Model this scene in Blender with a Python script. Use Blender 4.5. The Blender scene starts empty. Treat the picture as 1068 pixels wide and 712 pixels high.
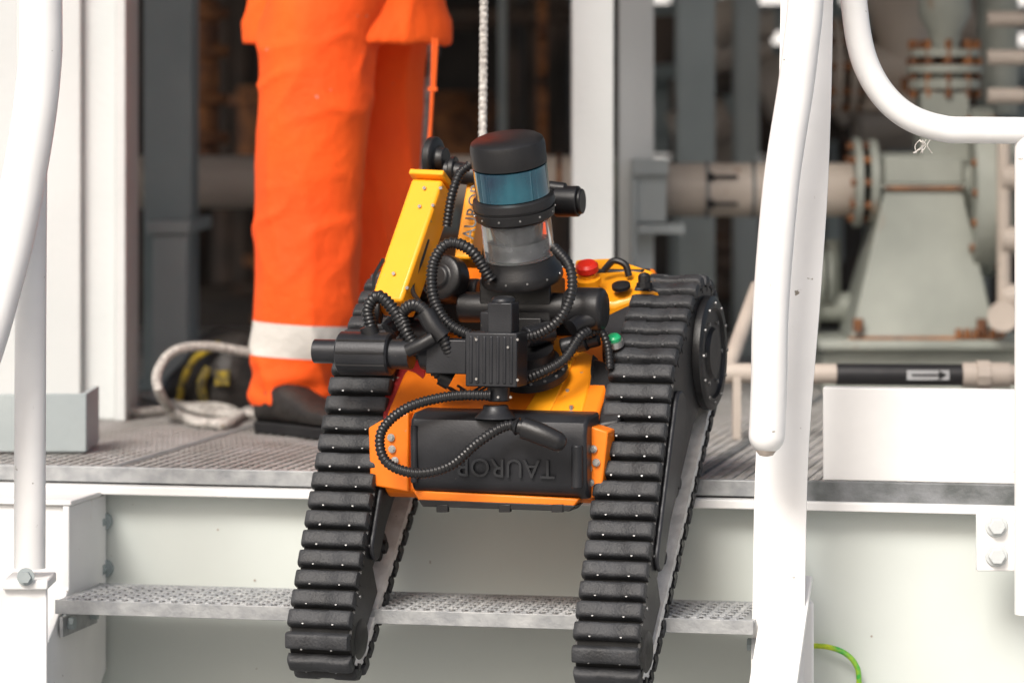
import bpy,bmesh,math,random
from mathutils import Vector,Matrix,noise
random.seed(7)
V=Vector
# ---------------------------------------------------------------- survey helpers (real metres)
F=3600.0;H=.6;VH=137.0
def W(u,v,Y):
    D=6+Y
    return V(((u-534)*D/F,Y,H-(v-VH)*D/F))
def frame(yaw,oy):
    c=math.cos(math.radians(yaw));s=math.sin(math.radians(yaw))
    def f(u,v,b):
        k=(u-534)/F
        a=(k*(6+oy+b*c)-b*s)/(c+k*s)
        D=6+oy-a*s+b*c
        return V((a,b,H-(v-VH)*D/F))
    return f
S=frame(12,0.0)
RY=17
R=frame(RY,-.21)
scene=bpy.context.scene
def empty(name,loc=(0,0,0),yaw=0):
    e=bpy.data.objects.new(name,None);scene.collection.objects.link(e)
    e.location=loc;e.rotation_euler=(0,0,math.radians(-yaw));e.empty_display_size=.1
    return e
# ---------------------------------------------------------------- materials
def mat(name,c1,c2=None,rough=.5,metal=0,scale=8,bump=.1,bscale=60,rust=0,rustc=(.18,.07,.025),rscale=6,coat=0,trans=0,ior=1.45,detail=6,band=None,dirt=0):
    m=bpy.data.materials.new(name);m.use_nodes=True
    nt=m.node_tree;N=nt.nodes;Lk=nt.links
    b=N['Principled BSDF']
    if c2 is None:c2=tuple(x*.8 for x in c1)
    tc=N.new('ShaderNodeTexCoord')
    n=N.new('ShaderNodeTexNoise');n.inputs['Scale'].default_value=scale;n.inputs['Detail'].default_value=detail
    Lk.new(tc.outputs['Object'],n.inputs['Vector'])
    r=N.new('ShaderNodeValToRGB');r.color_ramp.elements[0].position=.35;r.color_ramp.elements[1].position=.68
    r.color_ramp.elements[0].color=(*c2,1);r.color_ramp.elements[1].color=(*c1,1)
    Lk.new(n.outputs['Fac'],r.inputs['Fac'])
    col=r.outputs['Color']
    def mixin(col,fac,cc):
        mx=N.new('ShaderNodeMix');mx.data_type='RGBA'
        Lk.new(fac,mx.inputs[0]);Lk.new(col,mx.inputs[6]);mx.inputs[7].default_value=(*cc,1)
        return mx.outputs[2]
    if rust>0:
        n2=N.new('ShaderNodeTexNoise');n2.inputs['Scale'].default_value=rscale;n2.inputs['Detail'].default_value=10;n2.inputs['Roughness'].default_value=.7
        mp=N.new('ShaderNodeMapping');mp.inputs['Scale'].default_value=(1,1,.35);mp.inputs['Location'].default_value=(3.1,1.7,.3)
        Lk.new(tc.outputs['Object'],mp.inputs['Vector']);Lk.new(mp.outputs['Vector'],n2.inputs['Vector'])
        r2=N.new('ShaderNodeValToRGB');r2.color_ramp.elements[0].position=.72-rust*.25;r2.color_ramp.elements[1].position=.78-rust*.2
        Lk.new(n2.outputs['Fac'],r2.inputs['Fac'])
        col=mixin(col,r2.outputs['Color'],rustc)
    if dirt>0:
        n3=N.new('ShaderNodeTexNoise');n3.inputs['Scale'].default_value=55;n3.inputs['Detail'].default_value=3
        Lk.new(tc.outputs['Object'],n3.inputs['Vector'])
        r3=N.new('ShaderNodeValToRGB');r3.color_ramp.elements[0].position=.74-dirt*.1;r3.color_ramp.elements[1].position=.78-dirt*.1
        Lk.new(n3.outputs['Fac'],r3.inputs['Fac'])
        col=mixin(col,r3.outputs['Color'],(.26,.23,.19))
    if band:
        sp=N.new('ShaderNodeSeparateXYZ');Lk.new(tc.outputs['Object'],sp.inputs[0])
        a1=N.new('ShaderNodeMath');a1.operation='MULTIPLY_ADD';a1.inputs[1].default_value=.06;Lk.new(sp.outputs['X'],a1.inputs[0]);Lk.new(sp.outputs['Z'],a1.inputs[2])
        g=N.new('ShaderNodeMath');g.operation='SUBTRACT';g.inputs[1].default_value=(band[0]+band[1])/2;Lk.new(a1.outputs[0],g.inputs[0])
        ab=N.new('ShaderNodeMath');ab.operation='ABSOLUTE';Lk.new(g.outputs[0],ab.inputs[0])
        lt=N.new('ShaderNodeMath');lt.operation='LESS_THAN';lt.inputs[1].default_value=(band[1]-band[0])/2;Lk.new(ab.outputs[0],lt.inputs[0])
        col=mixin(col,lt.outputs[0],(.62,.60,.56))
    Lk.new(col,b.inputs['Base Color'])
    b.inputs['Metallic'].default_value=metal
    rr=N.new('ShaderNodeMapRange');rr.inputs[3].default_value=max(.03,rough-.1);rr.inputs[4].default_value=min(1,rough+.12)
    Lk.new(n.outputs['Fac'],rr.inputs[0]);Lk.new(rr.outputs[0],b.inputs['Roughness'])
    b.inputs['Coat Weight'].default_value=coat
    b.inputs['Transmission Weight'].default_value=trans;b.inputs['IOR'].default_value=ior
    if bump>0:
        nb=N.new('ShaderNodeTexNoise');nb.inputs['Scale'].default_value=bscale;nb.inputs['Detail'].default_value=5
        Lk.new(tc.outputs['Object'],nb.inputs['Vector'])
        bp=N.new('ShaderNodeBump');bp.inputs['Strength'].default_value=bump;bp.inputs['Distance'].default_value=.01
        Lk.new(nb.outputs['Fac'],bp.inputs['Height']);Lk.new(bp.outputs['Normal'],b.inputs['Normal'])
    return m
M={}
M['white']=mat('white_paint',(.84,.84,.83),(.77,.77,.76),rough=.38,bump=.06,bscale=30,rust=.14,rustc=(.45,.3,.18),rscale=9,dirt=.12)
M['panel']=mat('pale_panel_paint',(.62,.66,.63),(.55,.59,.56),rough=.5,scale=2.2,bump=.05,bscale=20,rust=.14,rustc=(.46,.40,.32),dirt=.15)
M['greypaint']=mat('grey_paint',(.40,.44,.44),(.30,.34,.35),rough=.5,scale=3,rust=.30,rustc=(.20,.12,.08))
M['lightcol']=mat('light_column_paint',(.62,.64,.64),(.54,.57,.57),rough=.5,scale=2,rust=.2,rustc=(.35,.2,.12))
M['bluegrey']=mat('blue_grey_paint',(.33,.38,.39),(.25,.30,.31),rough=.5,scale=3,rust=.2)
M['beige']=mat('beige_pipe_paint',(.50,.44,.38),(.36,.31,.27),rough=.5,scale=4,rust=.42,rustc=(.20,.10,.05))
M['pump']=mat('pump_paint',(.36,.38,.34),(.25,.27,.24),rough=.45,scale=5,rust=.55,rustc=(.24,.13,.07),rscale=7)
M['rust']=mat('rusty_steel',(.34,.14,.05),(.11,.05,.03),rough=.8,scale=20,bump=.4)
M['darksteel']=mat('dark_steel',(.055,.045,.04),(.02,.018,.018),rough=.6,scale=5,rust=.3,rustc=(.12,.05,.025))
M['brown']=mat('brown_equipment',(.12,.08,.06),(.035,.028,.024),rough=.6,scale=4,rust=.4)
M['greenp']=mat('dark_green_paint',(.03,.09,.04),(.02,.06,.03),rough=.5)
M['galv']=mat('galvanised_steel',(.42,.43,.43),(.27,.28,.29),rough=.5,metal=.3,scale=30,bump=.15,bscale=120)
M['galvdark']=mat('weathered_edge_steel',(.22,.23,.24),(.11,.12,.12),rough=.55,metal=.3,scale=22,bump=.2,bscale=90,rust=.2,rustc=(.2,.12,.08))
M['grate']=mat('grating_steel',(.47,.46,.45),(.32,.31,.29),rough=.6,metal=.15,scale=11,bump=.3,bscale=90,rust=.35,rustc=(.26,.19,.14),rscale=9)
M['gratefill']=mat('grating_fill_plate',(.42,.41,.40),(.26,.25,.24),rough=.8,scale=9)  # grey for the plate added to keep grating gaps from going dark
M['hole']=mat('tread_hole_dark',(.07,.07,.07),rough=.9)
M['rubber']=mat('track_rubber',(.040,.042,.046),(.019,.020,.022),rough=.55,scale=22,bump=.22,bscale=220,rust=.24,rustc=(.075,.076,.080),rscale=40)
M['gap']=mat('track_belt_rubber',(.006,.006,.006),rough=.8)
M['black']=mat('black_plastic',(.014,.014,.015),(.009,.009,.010),rough=.40,scale=20,bump=.06,bscale=300)
M['anod']=mat('dark_anodised',(.030,.031,.035),(.019,.020,.023),rough=.38,metal=.3,scale=15,bump=.05,bscale=300,dirt=.02)
M['hose']=mat('corrugated_hose',(.014,.014,.015),rough=.36,scale=30,bump=.03)
M['whitebelt']=mat('worn_belt_lining',(.80,.79,.76),(.60,.59,.56),rough=.7,scale=40,bump=.3,dirt=.5)
M['yellow']=mat('yellow_orange_paint',(.94,.375,.010),(.88,.33,.008),rough=.42,scale=4,bump=.03,coat=.1,dirt=.14)
M['topc']=mat('cover_orange_paint',(.92,.31,.009),(.86,.27,.007),rough=.42,scale=4,bump=.03,coat=.1,dirt=.16)
M['orangep']=mat('orange_paint',(.86,.205,.007),(.78,.17,.006),rough=.46,scale=4,bump=.03,coat=.05,dirt=.16)
M['redp']=mat('dark_red_paint',(.30,.015,.012),(.18,.01,.01),rough=.4,scale=6)
M['redbtn']=mat('red_button',(.75,.03,.015),rough=.3)
M['green']=mat('green_button',(.02,.40,.16),rough=.3)
M['steel']=mat('bright_steel',(.62,.61,.60),(.45,.45,.44),rough=.3,metal=.9,scale=30)
M['dullsteel']=mat('dull_screw_steel',(.34,.34,.34),(.18,.18,.18),rough=.45,metal=.7,scale=60)
M['label']=mat('dark_label_tape',(.02,.02,.022),rough=.4)
M['labelgrey']=mat('label_grey',(.45,.46,.47),rough=.5)
M['lidarglass']=mat('lidar_window',(.03,.17,.23),(.015,.03,.07),rough=.1,metal=.6,scale=10,bump=0,coat=1)
M['clear']=mat('clear_window',(.85,.88,.88),(.8,.84,.84),rough=.12,trans=.93,bump=0,ior=1.25)
M['lens']=mat('inner_optics',(.25,.25,.26),(.06,.06,.07),rough=.25,metal=.6,scale=25)
M['cloth']=mat('orange_workwear',(.98,.115,.006),(.90,.085,.005),rough=.8,scale=4,bump=.3,bscale=45,band=(.125,.192),dirt=.03)
M['clothj']=mat('orange_jacket_cloth',(.98,.12,.006),(.92,.09,.005),rough=.8,scale=5,bump=.35,bscale=45)
M['boot']=mat('boot_leather',(.030,.026,.023),(.014,.012,.011),rough=.5,scale=20,bump=.4)
M['skin']=mat('skin',(.55,.33,.24),(.5,.28,.2),rough=.5,bump=.1)
M['rope']=mat('white_rope',(.66,.64,.60),(.30,.28,.26),rough=.8,scale=120,bump=.6,bscale=200,dirt=.7)
M['strap']=mat('orange_cord',(.85,.12,.01),rough=.7)
M['helmet']=mat('white_helmet',(.8,.8,.78),rough=.3)
M['ground']=mat('concrete_ground',(.40,.39,.37),(.28,.27,.26),rough=.85,scale=1.5,bump=.3,bscale=12)
M['gy']=mat('green_yellow_cable',(.55,.60,.02),(.04,.35,.05),rough=.4,scale=60,bump=0)
M['bagyellow']=mat('yellow_webbing',(.50,.36,.02),(.03,.03,.025),rough=.7,scale=28)
M['print']=mat('printed_marking',(.03,.03,.03),rough=.4)
M['emboss']=mat('embossed_lettering',(.036,.038,.042),rough=.32,metal=.3)
# ---------------------------------------------------------------- mesh helpers
def fin(bm,name,m,parent=None,bevel=0,smooth=True,seg=2,ang=35):
    bmesh.ops.recalc_face_normals(bm,faces=bm.faces)
    me=bpy.data.meshes.new(name);bm.to_mesh(me);bm.free()
    o=bpy.data.objects.new(name,me);scene.collection.objects.link(o)
    me.materials.append(M[m] if isinstance(m,str) else m)
    if parent is not None:o.parent=parent
    if smooth:
        me.polygons.foreach_set('use_smooth',[True]*len(me.polygons))
        try:me.set_sharp_from_angle(angle=math.radians(ang))
        except Exception:pass
    if bevel:
        md=o.modifiers.new('bevel','BEVEL');md.width=bevel;md.segments=seg;md.limit_method='ANGLE';md.angle_limit=math.radians(40)
        md.harden_normals=False
    return o
def orient(d,up=V((0,0,1))):
    d=d.normalized()
    if abs(d.dot(up))>.98:up=V((0,1,0))
    x=up.cross(d).normalized();y=d.cross(x)
    return Matrix((x,y,d)).transposed()
def box(bm,c,s,rot=None):
    c=V(c);hs=V(s)/2;vs=[]
    for i in (-1,1):
        for j in (-1,1):
            for k in (-1,1):
                p=V((i*hs.x,j*hs.y,k*hs.z))
                if rot is not None:p=rot@p
                vs.append(bm.verts.new(c+p))
    for f in ((0,1,3,2),(4,6,7,5),(0,4,5,1),(2,3,7,6),(0,2,6,4),(1,5,7,3)):
        bm.faces.new([vs[i] for i in f])
def boxmm(bm,x0,x1,y0,y1,z0,z1):
    box(bm,((x0+x1)/2,(y0+y1)/2,(z0+z1)/2),(abs(x1-x0),abs(y1-y0),abs(z1-z0)))
def beam(bm,p1,p2,w,d,up=V((0,0,1))):
    p1=V(p1);p2=V(p2);box(bm,(p1+p2)/2,(w,d,(p2-p1).length),orient(p2-p1,up))
def cyl(bm,p1,p2,r1,r2=None,seg=28):
    p1=V(p1);p2=V(p2)
    if r2 is None:r2=r1
    m=orient(p2-p1);A=[];B=[]
    for i in range(seg):
        t=2*math.pi*i/seg;d=V((math.cos(t),math.sin(t),0))
        A.append(bm.verts.new(p1+m@(d*r1)));B.append(bm.verts.new(p2+m@(d*r2)))
    for i in range(seg):
        j=(i+1)%seg;bm.faces.new((A[i],A[j],B[j],B[i]))
    bm.faces.new(A[::-1]);bm.faces.new(B)
def lathe(bm,p,axis,prof,seg=40):
    p=V(p);m=orient(V(axis));rings=[]
    for h,r in prof:
        rings.append([bm.verts.new(p+m@V((math.cos(2*math.pi*i/seg)*r,math.sin(2*math.pi*i/seg)*r,h))) for i in range(seg)])
    for a,b in zip(rings,rings[1:]):
        for i in range(seg):
            j=(i+1)%seg;bm.faces.new((a[i],a[j],b[j],b[i]))
    bm.faces.new(rings[0][::-1]);bm.faces.new(rings[-1])
def catmull(pts,step):
    pts=[V(p) for p in pts];P=[pts[0]*2-pts[1]]+pts+[pts[-1]*2-pts[-2]];out=[]
    for i in range(1,len(P)-2):
        for k in range(40):
            t=k/40;a,b,c,d=P[i-1],P[i],P[i+1],P[i+2]
            out.append(.5*((2*b)+(-a+c)*t+(2*a-5*b+4*c-d)*t*t+(-a+3*b-3*c+d)*t**3))
    out.append(pts[-1])
    res=[out[0]];acc=0
    for a,b in zip(out,out[1:]):
        l=(b-a).length
        while acc+l>=step and l>1e-9:
            t=(step-acc)/l;a=a+(b-a)*t;res.append(a.copy());l=(b-a).length;acc=0
        acc+=l
    res.append(out[-1]);return res
def sweep(bm,pts,rad,seg=12,step=.01,sx=1,sy=1,roundend=False):
    P=catmull(pts,step)
    if (P[-1]-P[-2]).length<step*.2:P.pop(-2)
    t0=(P[1]-P[0]).normalized();up=V((0,0,1)) if abs(t0.z)<.9 else V((0,1,0))
    x=up.cross(t0).normalized();rings=[];n=len(P)
    for i,p in enumerate(P):
        t=(P[min(i+1,n-1)]-P[max(i-1,0)]).normalized()
        x=(x-t*x.dot(t)).normalized();y=t.cross(x)
        r=rad(i*step,i) if callable(rad) else rad
        if roundend:
            L=(n-1)*step;dd=min(i*step,L-i*step)
            if dd<r:r=max(r*.15,math.sqrt(max(0,r*r-(r-dd)**2)))
        rings.append([bm.verts.new(p+x*(math.cos(2*math.pi*k/seg)*r*sx)+y*(math.sin(2*math.pi*k/seg)*r*sy)) for k in range(seg)])
    for a,b in zip(rings,rings[1:]):
        for k in range(seg):
            j=(k+1)%seg;bm.faces.new((a[k],a[j],b[j],b[k]))
    bm.faces.new(rings[0][::-1]);bm.faces.new(rings[-1])
def hose(bm,pts,r):
    def rad(s,i):return r if i%4 in(0,1) else r*.82
    sweep(bm,pts,rad,seg=14,step=.0017)
def prism(bm,prof,a0,a1):
    A=[bm.verts.new((a0,b,z)) for b,z in prof];B=[bm.verts.new((a1,b,z)) for b,z in prof];n=len(prof)
    for i in range(n):
        j=(i+1)%n;bm.faces.new((A[i],A[j],B[j],B[i]))
    bm.faces.new(A[::-1]);bm.faces.new(B)
def part(parent,name,m,fn,bevel=0,**k):
    bm=bmesh.new();fn(bm);return fin(bm,name,m,parent,bevel,**k)
def text(parent,name,body,size,loc,rot,m,ext=.0008):
    c=bpy.data.curves.new(name,'FONT');c.body=body;c.size=size;c.extrude=ext;c.align_x='CENTER';c.align_y='CENTER'
    o=bpy.data.objects.new(name,c);scene.collection.objects.link(o)
    bpy.context.view_layer.update()
    dg=bpy.context.evaluated_depsgraph_get();me=bpy.data.meshes.new_from_object(o.evaluated_get(dg))
    bpy.data.objects.remove(o)
    o=bpy.data.objects.new(name,me);scene.collection.objects.link(o);me.materials.clear();me.materials.append(M[m])
    o.parent=parent;o.matrix_local=Matrix.Translation(loc)@rot.to_4x4()
    return o
def bolt(bm,p,d,r,h,washer=True):
    p=V(p);d=V(d).normalized()
    if washer:cyl(bm,p,p+d*h*.3,r*1.45,seg=16)
    cyl(bm,p+d*h*.3,p+d*h,r,seg=6)

# ================================================================ GROUND / SETTING
def _(bm):
    s=3000;vs=[bm.verts.new(p) for p in((-s,-s,-1.6),(s,-s,-1.6),(s,s,-1.6),(-s,s,-1.6))];bm.faces.new(vs)
part(None,'ground','ground',_,smooth=False)

deck=empty('steel_deck',yaw=12)
def _(bm):
    x=-2.6
    while x<2.6:
        boxmm(bm,x,x+.010,.012,4.2,-.014,0);x+=.0215
part(deck,'bearing_bars','grate',_,smooth=False)
def _(bm):
    y=.03
    while y<4.2:
        boxmm(bm,-2.6,2.6,y,y+.007,-.012,-.0015);y+=.034
part(deck,'cross_rods','grate',_,smooth=False)
part(deck,'added_fill_plate','gratefill',lambda bm:boxmm(bm,-2.6,2.6,.014,4.2,-.024,-.0155),smooth=False)  # added solid plate, lightens the gaps between the bars
def _(bm):
    x=-2.3
    while x<2.4:
        boxmm(bm,x,x+.016,.0121,4.2,-.013,.0012);x+=.52
part(deck,'panel_banding','galvdark',_,smooth=False)
def _(bm):
    boxmm(bm,-2.6,2.6,-.004,.010,-.025,.003)
part(deck,'edge_bar','galv',_,bevel=.002)
part(deck,'heavy_edge_bar','galvdark',lambda bm:boxmm(bm,.485,2.6,-.016,-.005,-.046,.006),bevel=.002)
beamobj=empty('skid_edge_beam',yaw=12)
def _(bm):
    boxmm(bm,-2.6,2.6,.018,.034,-.62,-.0445)
part(beamobj,'web','panel',_)
def _(bm):
    boxmm(bm,-2.6,2.6,-.03,.2,-.044,-.0285)
    boxmm(bm,-2.6,2.6,-.03,.2,-.64,-.622)
part(beamobj,'flanges','white',_,bevel=.002)
def _(bm):
    for a in (-1.6,-.772,1.6):boxmm(bm,a,a+.010,-.028,.017,-.62,-.0445)
part(beamobj,'stiffeners','panel',_)
def _(bm):
    for u,v in ((109,543),(110,592)):
        p=S(u,v,.018);cyl(bm,p,p+V((0,-.012,0)),.016,seg=20);bolt(bm,p+V((0,-.012,0)),(0,-1,0),.010,.016,False)
part(beamobj,'bolts','bluegrey',_)
def _(bm):
    random.seed(21)
    for k in range(14):
        a=random.uniform(-.75,.95);z=random.uniform(-.45,-.08);r=random.uniform(.0012,.0028)
        cyl(bm,(a,.018,z),(a,.0170,z),r,seg=8)
part(beamobj,'weld_spatter','beige',_)
random.seed(8)
kick=empty('toe_board',yaw=12)
p0=S(858,404,.012);p1=S(858,497,.012)
part(kick,'plate','white',lambda bm:boxmm(bm,p0.x,2.4,.014,.022,.004,p0.z),bevel=.002)
part(kick,'top_fold','white',lambda bm:boxmm(bm,p0.x,2.4,.0225,.05,p0.z-.006,p0.z),bevel=.001)
up=empty('deck_upstand_plate')
def _(bm):
    a=W(50,470,.45);b=W(90,472,.42)
    boxmm(bm,a.x-.3,b.x,.42,.432,.004,.112)
    boxmm(bm,b.x-.012,b.x,.4325,.62,.004,.112)
part(up,'plate','greypaint',_,bevel=.002)

# stairs --------------------------------------------------------
st=empty('steel_staircase',yaw=12)
aL=S(58,625,-.27).x;aR=S(786,643,-.27).x
for i in range(1,8):
    z=-.2*i;b1=-.27*i;b0=b1+.225
    def _(bm,z=z,b0=b0,b1=b1):
        boxmm(bm,aL,aR,b1,b0,z-.004,z)
        boxmm(bm,aL,aR,b1-.004,b1+.0,z-.022,z+.002)
        boxmm(bm,aL,aR,b0,b0+.004,z-.03,z+.001)
    part(st,'tread_%d'%i,'galv',_,bevel=.001)
    if i<4:
        def _(bm,z=z,b0=b0,b1=b1):
            y=b1+.02;row=0
            while y<b0-.01:
                x=aL+.02+(row%2)*.011
                while x<aR-.015:
                    lathe(bm,(x,y,z-.0005),(0,0,1),[(0,.0085),(.003,.0062),(.003,.0045),(.0015,.0040)],seg=8)
                    x+=.022
                y+=.0155;row+=1
        part(st,'tread_studs_%d'%i,'galv',_,smooth=False)
        def _(bm,z=z,b0=b0,b1=b1):
            y=b1+.028
            while y<b0-.012:
                x=aL+.031
                while x<aR-.02:
                    cyl(bm,(x,y,z+.0001),(x,y,z+.0012),.0038,seg=8);x+=.022
                y+=.0155*2
        part(st,'tread_holes_%d'%i,'hole',_,smooth=False)
prof=[(.012,-.048),(.012,-.36),(-1.66,-1.6),(-2.12,-1.6),(-.16,-.145),(-.16,-.048)]
profL=[(.010,-.048),(.010,-.36),(-1.66,-1.6),(-2.12,-1.6),(-.19,-.19),(-.19,-.048)]
def _(bm):
    prism(bm,profL,aL-.016,aL-.004)
    boxmm(bm,aL-.3,aL+.0,-.19,-.031,-.047,-.038)
part(st,'stringer_left','white',_,bevel=.002)
def _(bm):
    boxmm(bm,aL-.30,aL-.018,-.18,-.17,-1.5,-.048)
part(st,'left_side_cover','white',_,bevel=.003)
def _(bm):
    prism(bm,[(b-.006 if b>0 else b,z) for b,z in prof],aR+.004,aR+.016)
    beam(bm,(aR+.048,-.16,-.14),(aR+.048,-2.12,-1.59),.07,.010,up=V((0,1,0)))
part(st,'stringer_right','white',_,bevel=.002)
def _(bm):
    for i in range(1,8):
        for dz,db in((-.045,.05),(-.045,.17)):
            for a,s in((aL-.003,1),(aR+.003,-1)):
                p=V((a,-.27*i+db,-.2*i+dz));bolt(bm,p,(s,0,0),.011,.02)
part(st,'tread_bolts','bluegrey',_)
def _(bm):
    for i in range(1,8):
        for a in(aL+.003,aR-.003):
            boxmm(bm,a-.003,a+.003,-.27*i+.02,-.27*i+.2,-.2*i-.065,-.2*i-.031)
part(st,'tread_end_lugs','galv',_)

# handrails ------------------------------------------------------
hr=empty('stair_handrail')
sc=5.55/3600
def _(bm):
    sweep(bm,[W(842,-420,-.45),W(842,-60,-.45),W(834,60,-.45),W(815,190,-.45),W(804,320,-.45),W(802,400,-.45),W(799,471,-.45)],lambda s,i:19*sc,seg=24,step=.004,roundend=True)
part(hr,'rail_tube','white',_)
def _(bm):
    sweep(bm,[W(842,-420,-.33),W(842,-60,-.33),W(838,150,-.33),W(829,300,-.33),W(816,470,-.33),W(812,640,-.33),W(810,760,-.33),W(808,1150,-.33)],24*sc,seg=4,step=.02,sx=1.2,sy=.3)
part(hr,'stanchion','white',_,bevel=.002)
def _(bm):
    beam(bm,W(838,625,-.22),W(838,1050,-.22),.03,.06)
part(hr,'stanchion_foot','white',_,bevel=.004)
def _(bm):
    p=W(799,472,-.45);lathe(bm,p,(0,0,-1),[(-.012,.0175),(-.004,.017),(.004,.011),(.006,.003)],seg=20)
part(hr,'rail_end_plug','beige',_)
hr2=empty('platform_guardrail')
def _(bm):
    q=-.30;s2=5.7/3600
    sweep(bm,[W(891,-500,q),W(891,-60,q),W(892,15,q),W(905,72,q),W(935,113,q),W(978,133,q),W(1040,136,q),W(1300,137,q)],14*s2,seg=24,step=.006)
    sweep(bm,[W(1071,137,q+.0),W(1071,300,q),W(1071,640,q)],13*s2,seg=20,step=.02)
part(hr2,'rail_tube','white',_)
def _(bm):
    p=W(1018,532,-.28);p2=W(1110,595,-.28)
    boxmm(bm,p.x,p2.x,-.285,-.275,p2.z,p.z)
part(hr2,'mounting_bracket','white',_,bevel=.002)
def _(bm):
    for v in(548,579):
        p=W(1039,v,-.285);cyl(bm,p,p+V((0,-.004,0)),.019,seg=20);cyl(bm,p+V((0,-.004,0)),p+V((0,-.016,0)),.0145,seg=6)
part(hr2,'bracket_bolts','lightcol',_,bevel=.002)
def _(bm):
    for k in range(7):
        u=956+random.random()*14
        sweep(bm,[W(u,146,-.31),W(u+random.uniform(-5,5),152,-.312),W(u+random.uniform(-8,8),160,-.315)],.0009,seg=5,step=.003)
part(hr2,'tie_fray','rope',_)
hr3=empty('stair_handrail')
def _(bm):
    q=-.28;s2=5.72/3600
    sweep(bm,[W(35,-500,q),W(34,0,q),W(32,300,q),W(31,592,q)],16.5*s2,seg=24,step=.02)
    sweep(bm,[W(42,-500,q-.07),W(42,-30,q-.07),W(40,80,q-.07),W(24,190,q-.08),W(2,290,q-.1),W(-40,420,q-.14),W(-140,640,q-.2)],23*s2,seg=24,step=.01)
part(hr3,'rail_tube','white',_)
def _(bm):
    p=W(7,592,-.28) ;p2=W(54,592,-.28)
    boxmm(bm,p.x,p2.x,-.33,-.22,p.z-.030,p.z-.014)
part(hr3,'base_plate','white',_,bevel=.003)
def _(bm):
    p=W(27,601,-.332);bolt(bm,p,(0,-1,0),.010,.012)
    p=W(24,222,-.33);bolt(bm,p,(0,-1,0),.004,.006)
part(hr3,'bolts','greypaint',_)
part(hr3,'base_leg','white',lambda bm:boxmm(bm,W(-60,0,-.28).x,W(52,0,-.28).x,-.318,-.305,-1.0,W(0,611,-.3).z),bevel=.003)

# ================================================================ BACKGROUND STRUCTURE
def ibeam(name,u0,u1,Y,m,depth=.16,z1=2.25,z0=0):
    e=empty(name);x0=W(u0,0,Y).x;x1=W(u1,0,Y).x
    def _(bm):
        boxmm(bm,x0,x1,Y,Y+.014,z0,z1)
        boxmm(bm,(x0+x1)/2-.006,(x0+x1)/2+.006,Y+.0142,Y+depth-.0002,z0,z1)
        boxmm(bm,x0,x1,Y+depth,Y+depth+.014,z0,z1)
        boxmm(bm,x0-.03,x1+.03,Y-.03,Y+depth+.04,z0,z0+.016)
    part(e,'section',m,_,bevel=.002);return e
wall=empty('white_wall_panel')
def _(bm):
    Y=1.15
    xa=W(-260,0,Y).x;xb=W(84,0,Y).x;xc=W(119,0,Y).x;xd=W(131,0,Y).x
    boxmm(bm,xa,xb,Y,Y+.03,0,2.25)
    boxmm(bm,xb+.001,xc,Y+.03,Y+.05,0,2.25)
    boxmm(bm,xc+.001,xd,Y,Y+.25,0,2.25)
part(wall,'panel','lightcol',_,bevel=.003)
ibeam('steel_column',150,200,2.0,'bluegrey')
ibeam('steel_column',597,640,1.35,'lightcol')
ibeam('steel_column',646,682,2.0,'lightcol',depth=.1)
ibeam('steel_column',707,746,2.6,'bluegrey')
ibeam('steel_column',768,792,3.2,'greypaint')
pl=empty('process_pipe')
def _(bm):
    a=W(60,190,2.35);b=W(640,190,2.35);r=28*8.35/3600
    cyl(bm,a,b,r,seg=32)
part(pl,'pipe','beige',_)
def _(bm):
    r=28*8.35/3600
    for u in(196,580):
        a=W(u,190,2.35);cyl(bm,a,a+V((.012,0,0)),r*1.08,seg=32)
part(pl,'clamps','rust',_)
def _(bm):
    a=W(184,225,2.35)
    boxmm(bm,W(158,0,1.95).x,W(202,0,1.95).x,1.85,2.42,a.z-.03,a.z)
    boxmm(bm,W(163,0,1.95).x,W(199,0,1.95).x,1.86,1.98,0,a.z-.031)
part(pl,'support','greypaint',_,bevel=.003)
pr=empty('process_pipe')
def _(bm):
    r=28*8.1/3600
    cyl(bm,W(676,198,2.1),W(892,198,2.1),r,seg=32)
part(pr,'pipe','beige',_)
def _(bm):
    r=28*8.1/3600
    for u in(735,783):
        a=W(u,198,2.1);cyl(bm,a,a+V((.008,0,0)),r*1.05,seg=32)
part(pr,'joint_bands','galvdark',_)
def _(bm):
    for v in(184,212):
        a=W(752,v,2.1);box(bm,a+V((0,-.064,0)),(.07,.004,.008));box(bm,W(740,v,2.1)+V((0,-.064,0)),(.02,.004,.016),Matrix.Rotation(.78,3,'Y'))
part(pr,'flow_arrows','label',_)
part(pr,'green_section','greenp',lambda bm:cyl(bm,W(600,193,2.55),W(672,193,2.55),.062,seg=28))
def _(bm):
    Y=1.9;x0=W(659,0,Y).x;x1=W(697,0,Y).x
    boxmm(bm,x0,x1,Y,Y+.25,W(0,178,Y).z-.01,W(0,166,Y).z)
    boxmm(bm,x0,x0+.012,Y+.01,Y+.22,0,W(0,180,Y).z)
    boxmm(bm,x0+.0125,x1-.004,Y+.02,Y+.04,W(0,232,Y).z,W(0,181,Y).z)
    boxmm(bm,x0+.013,W(714,0,Y).x,Y,Y+.2,W(0,244,Y).z,W(0,234,Y).z)
part(pr,'support_bracket','greypaint',_,bevel=.002)

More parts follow.
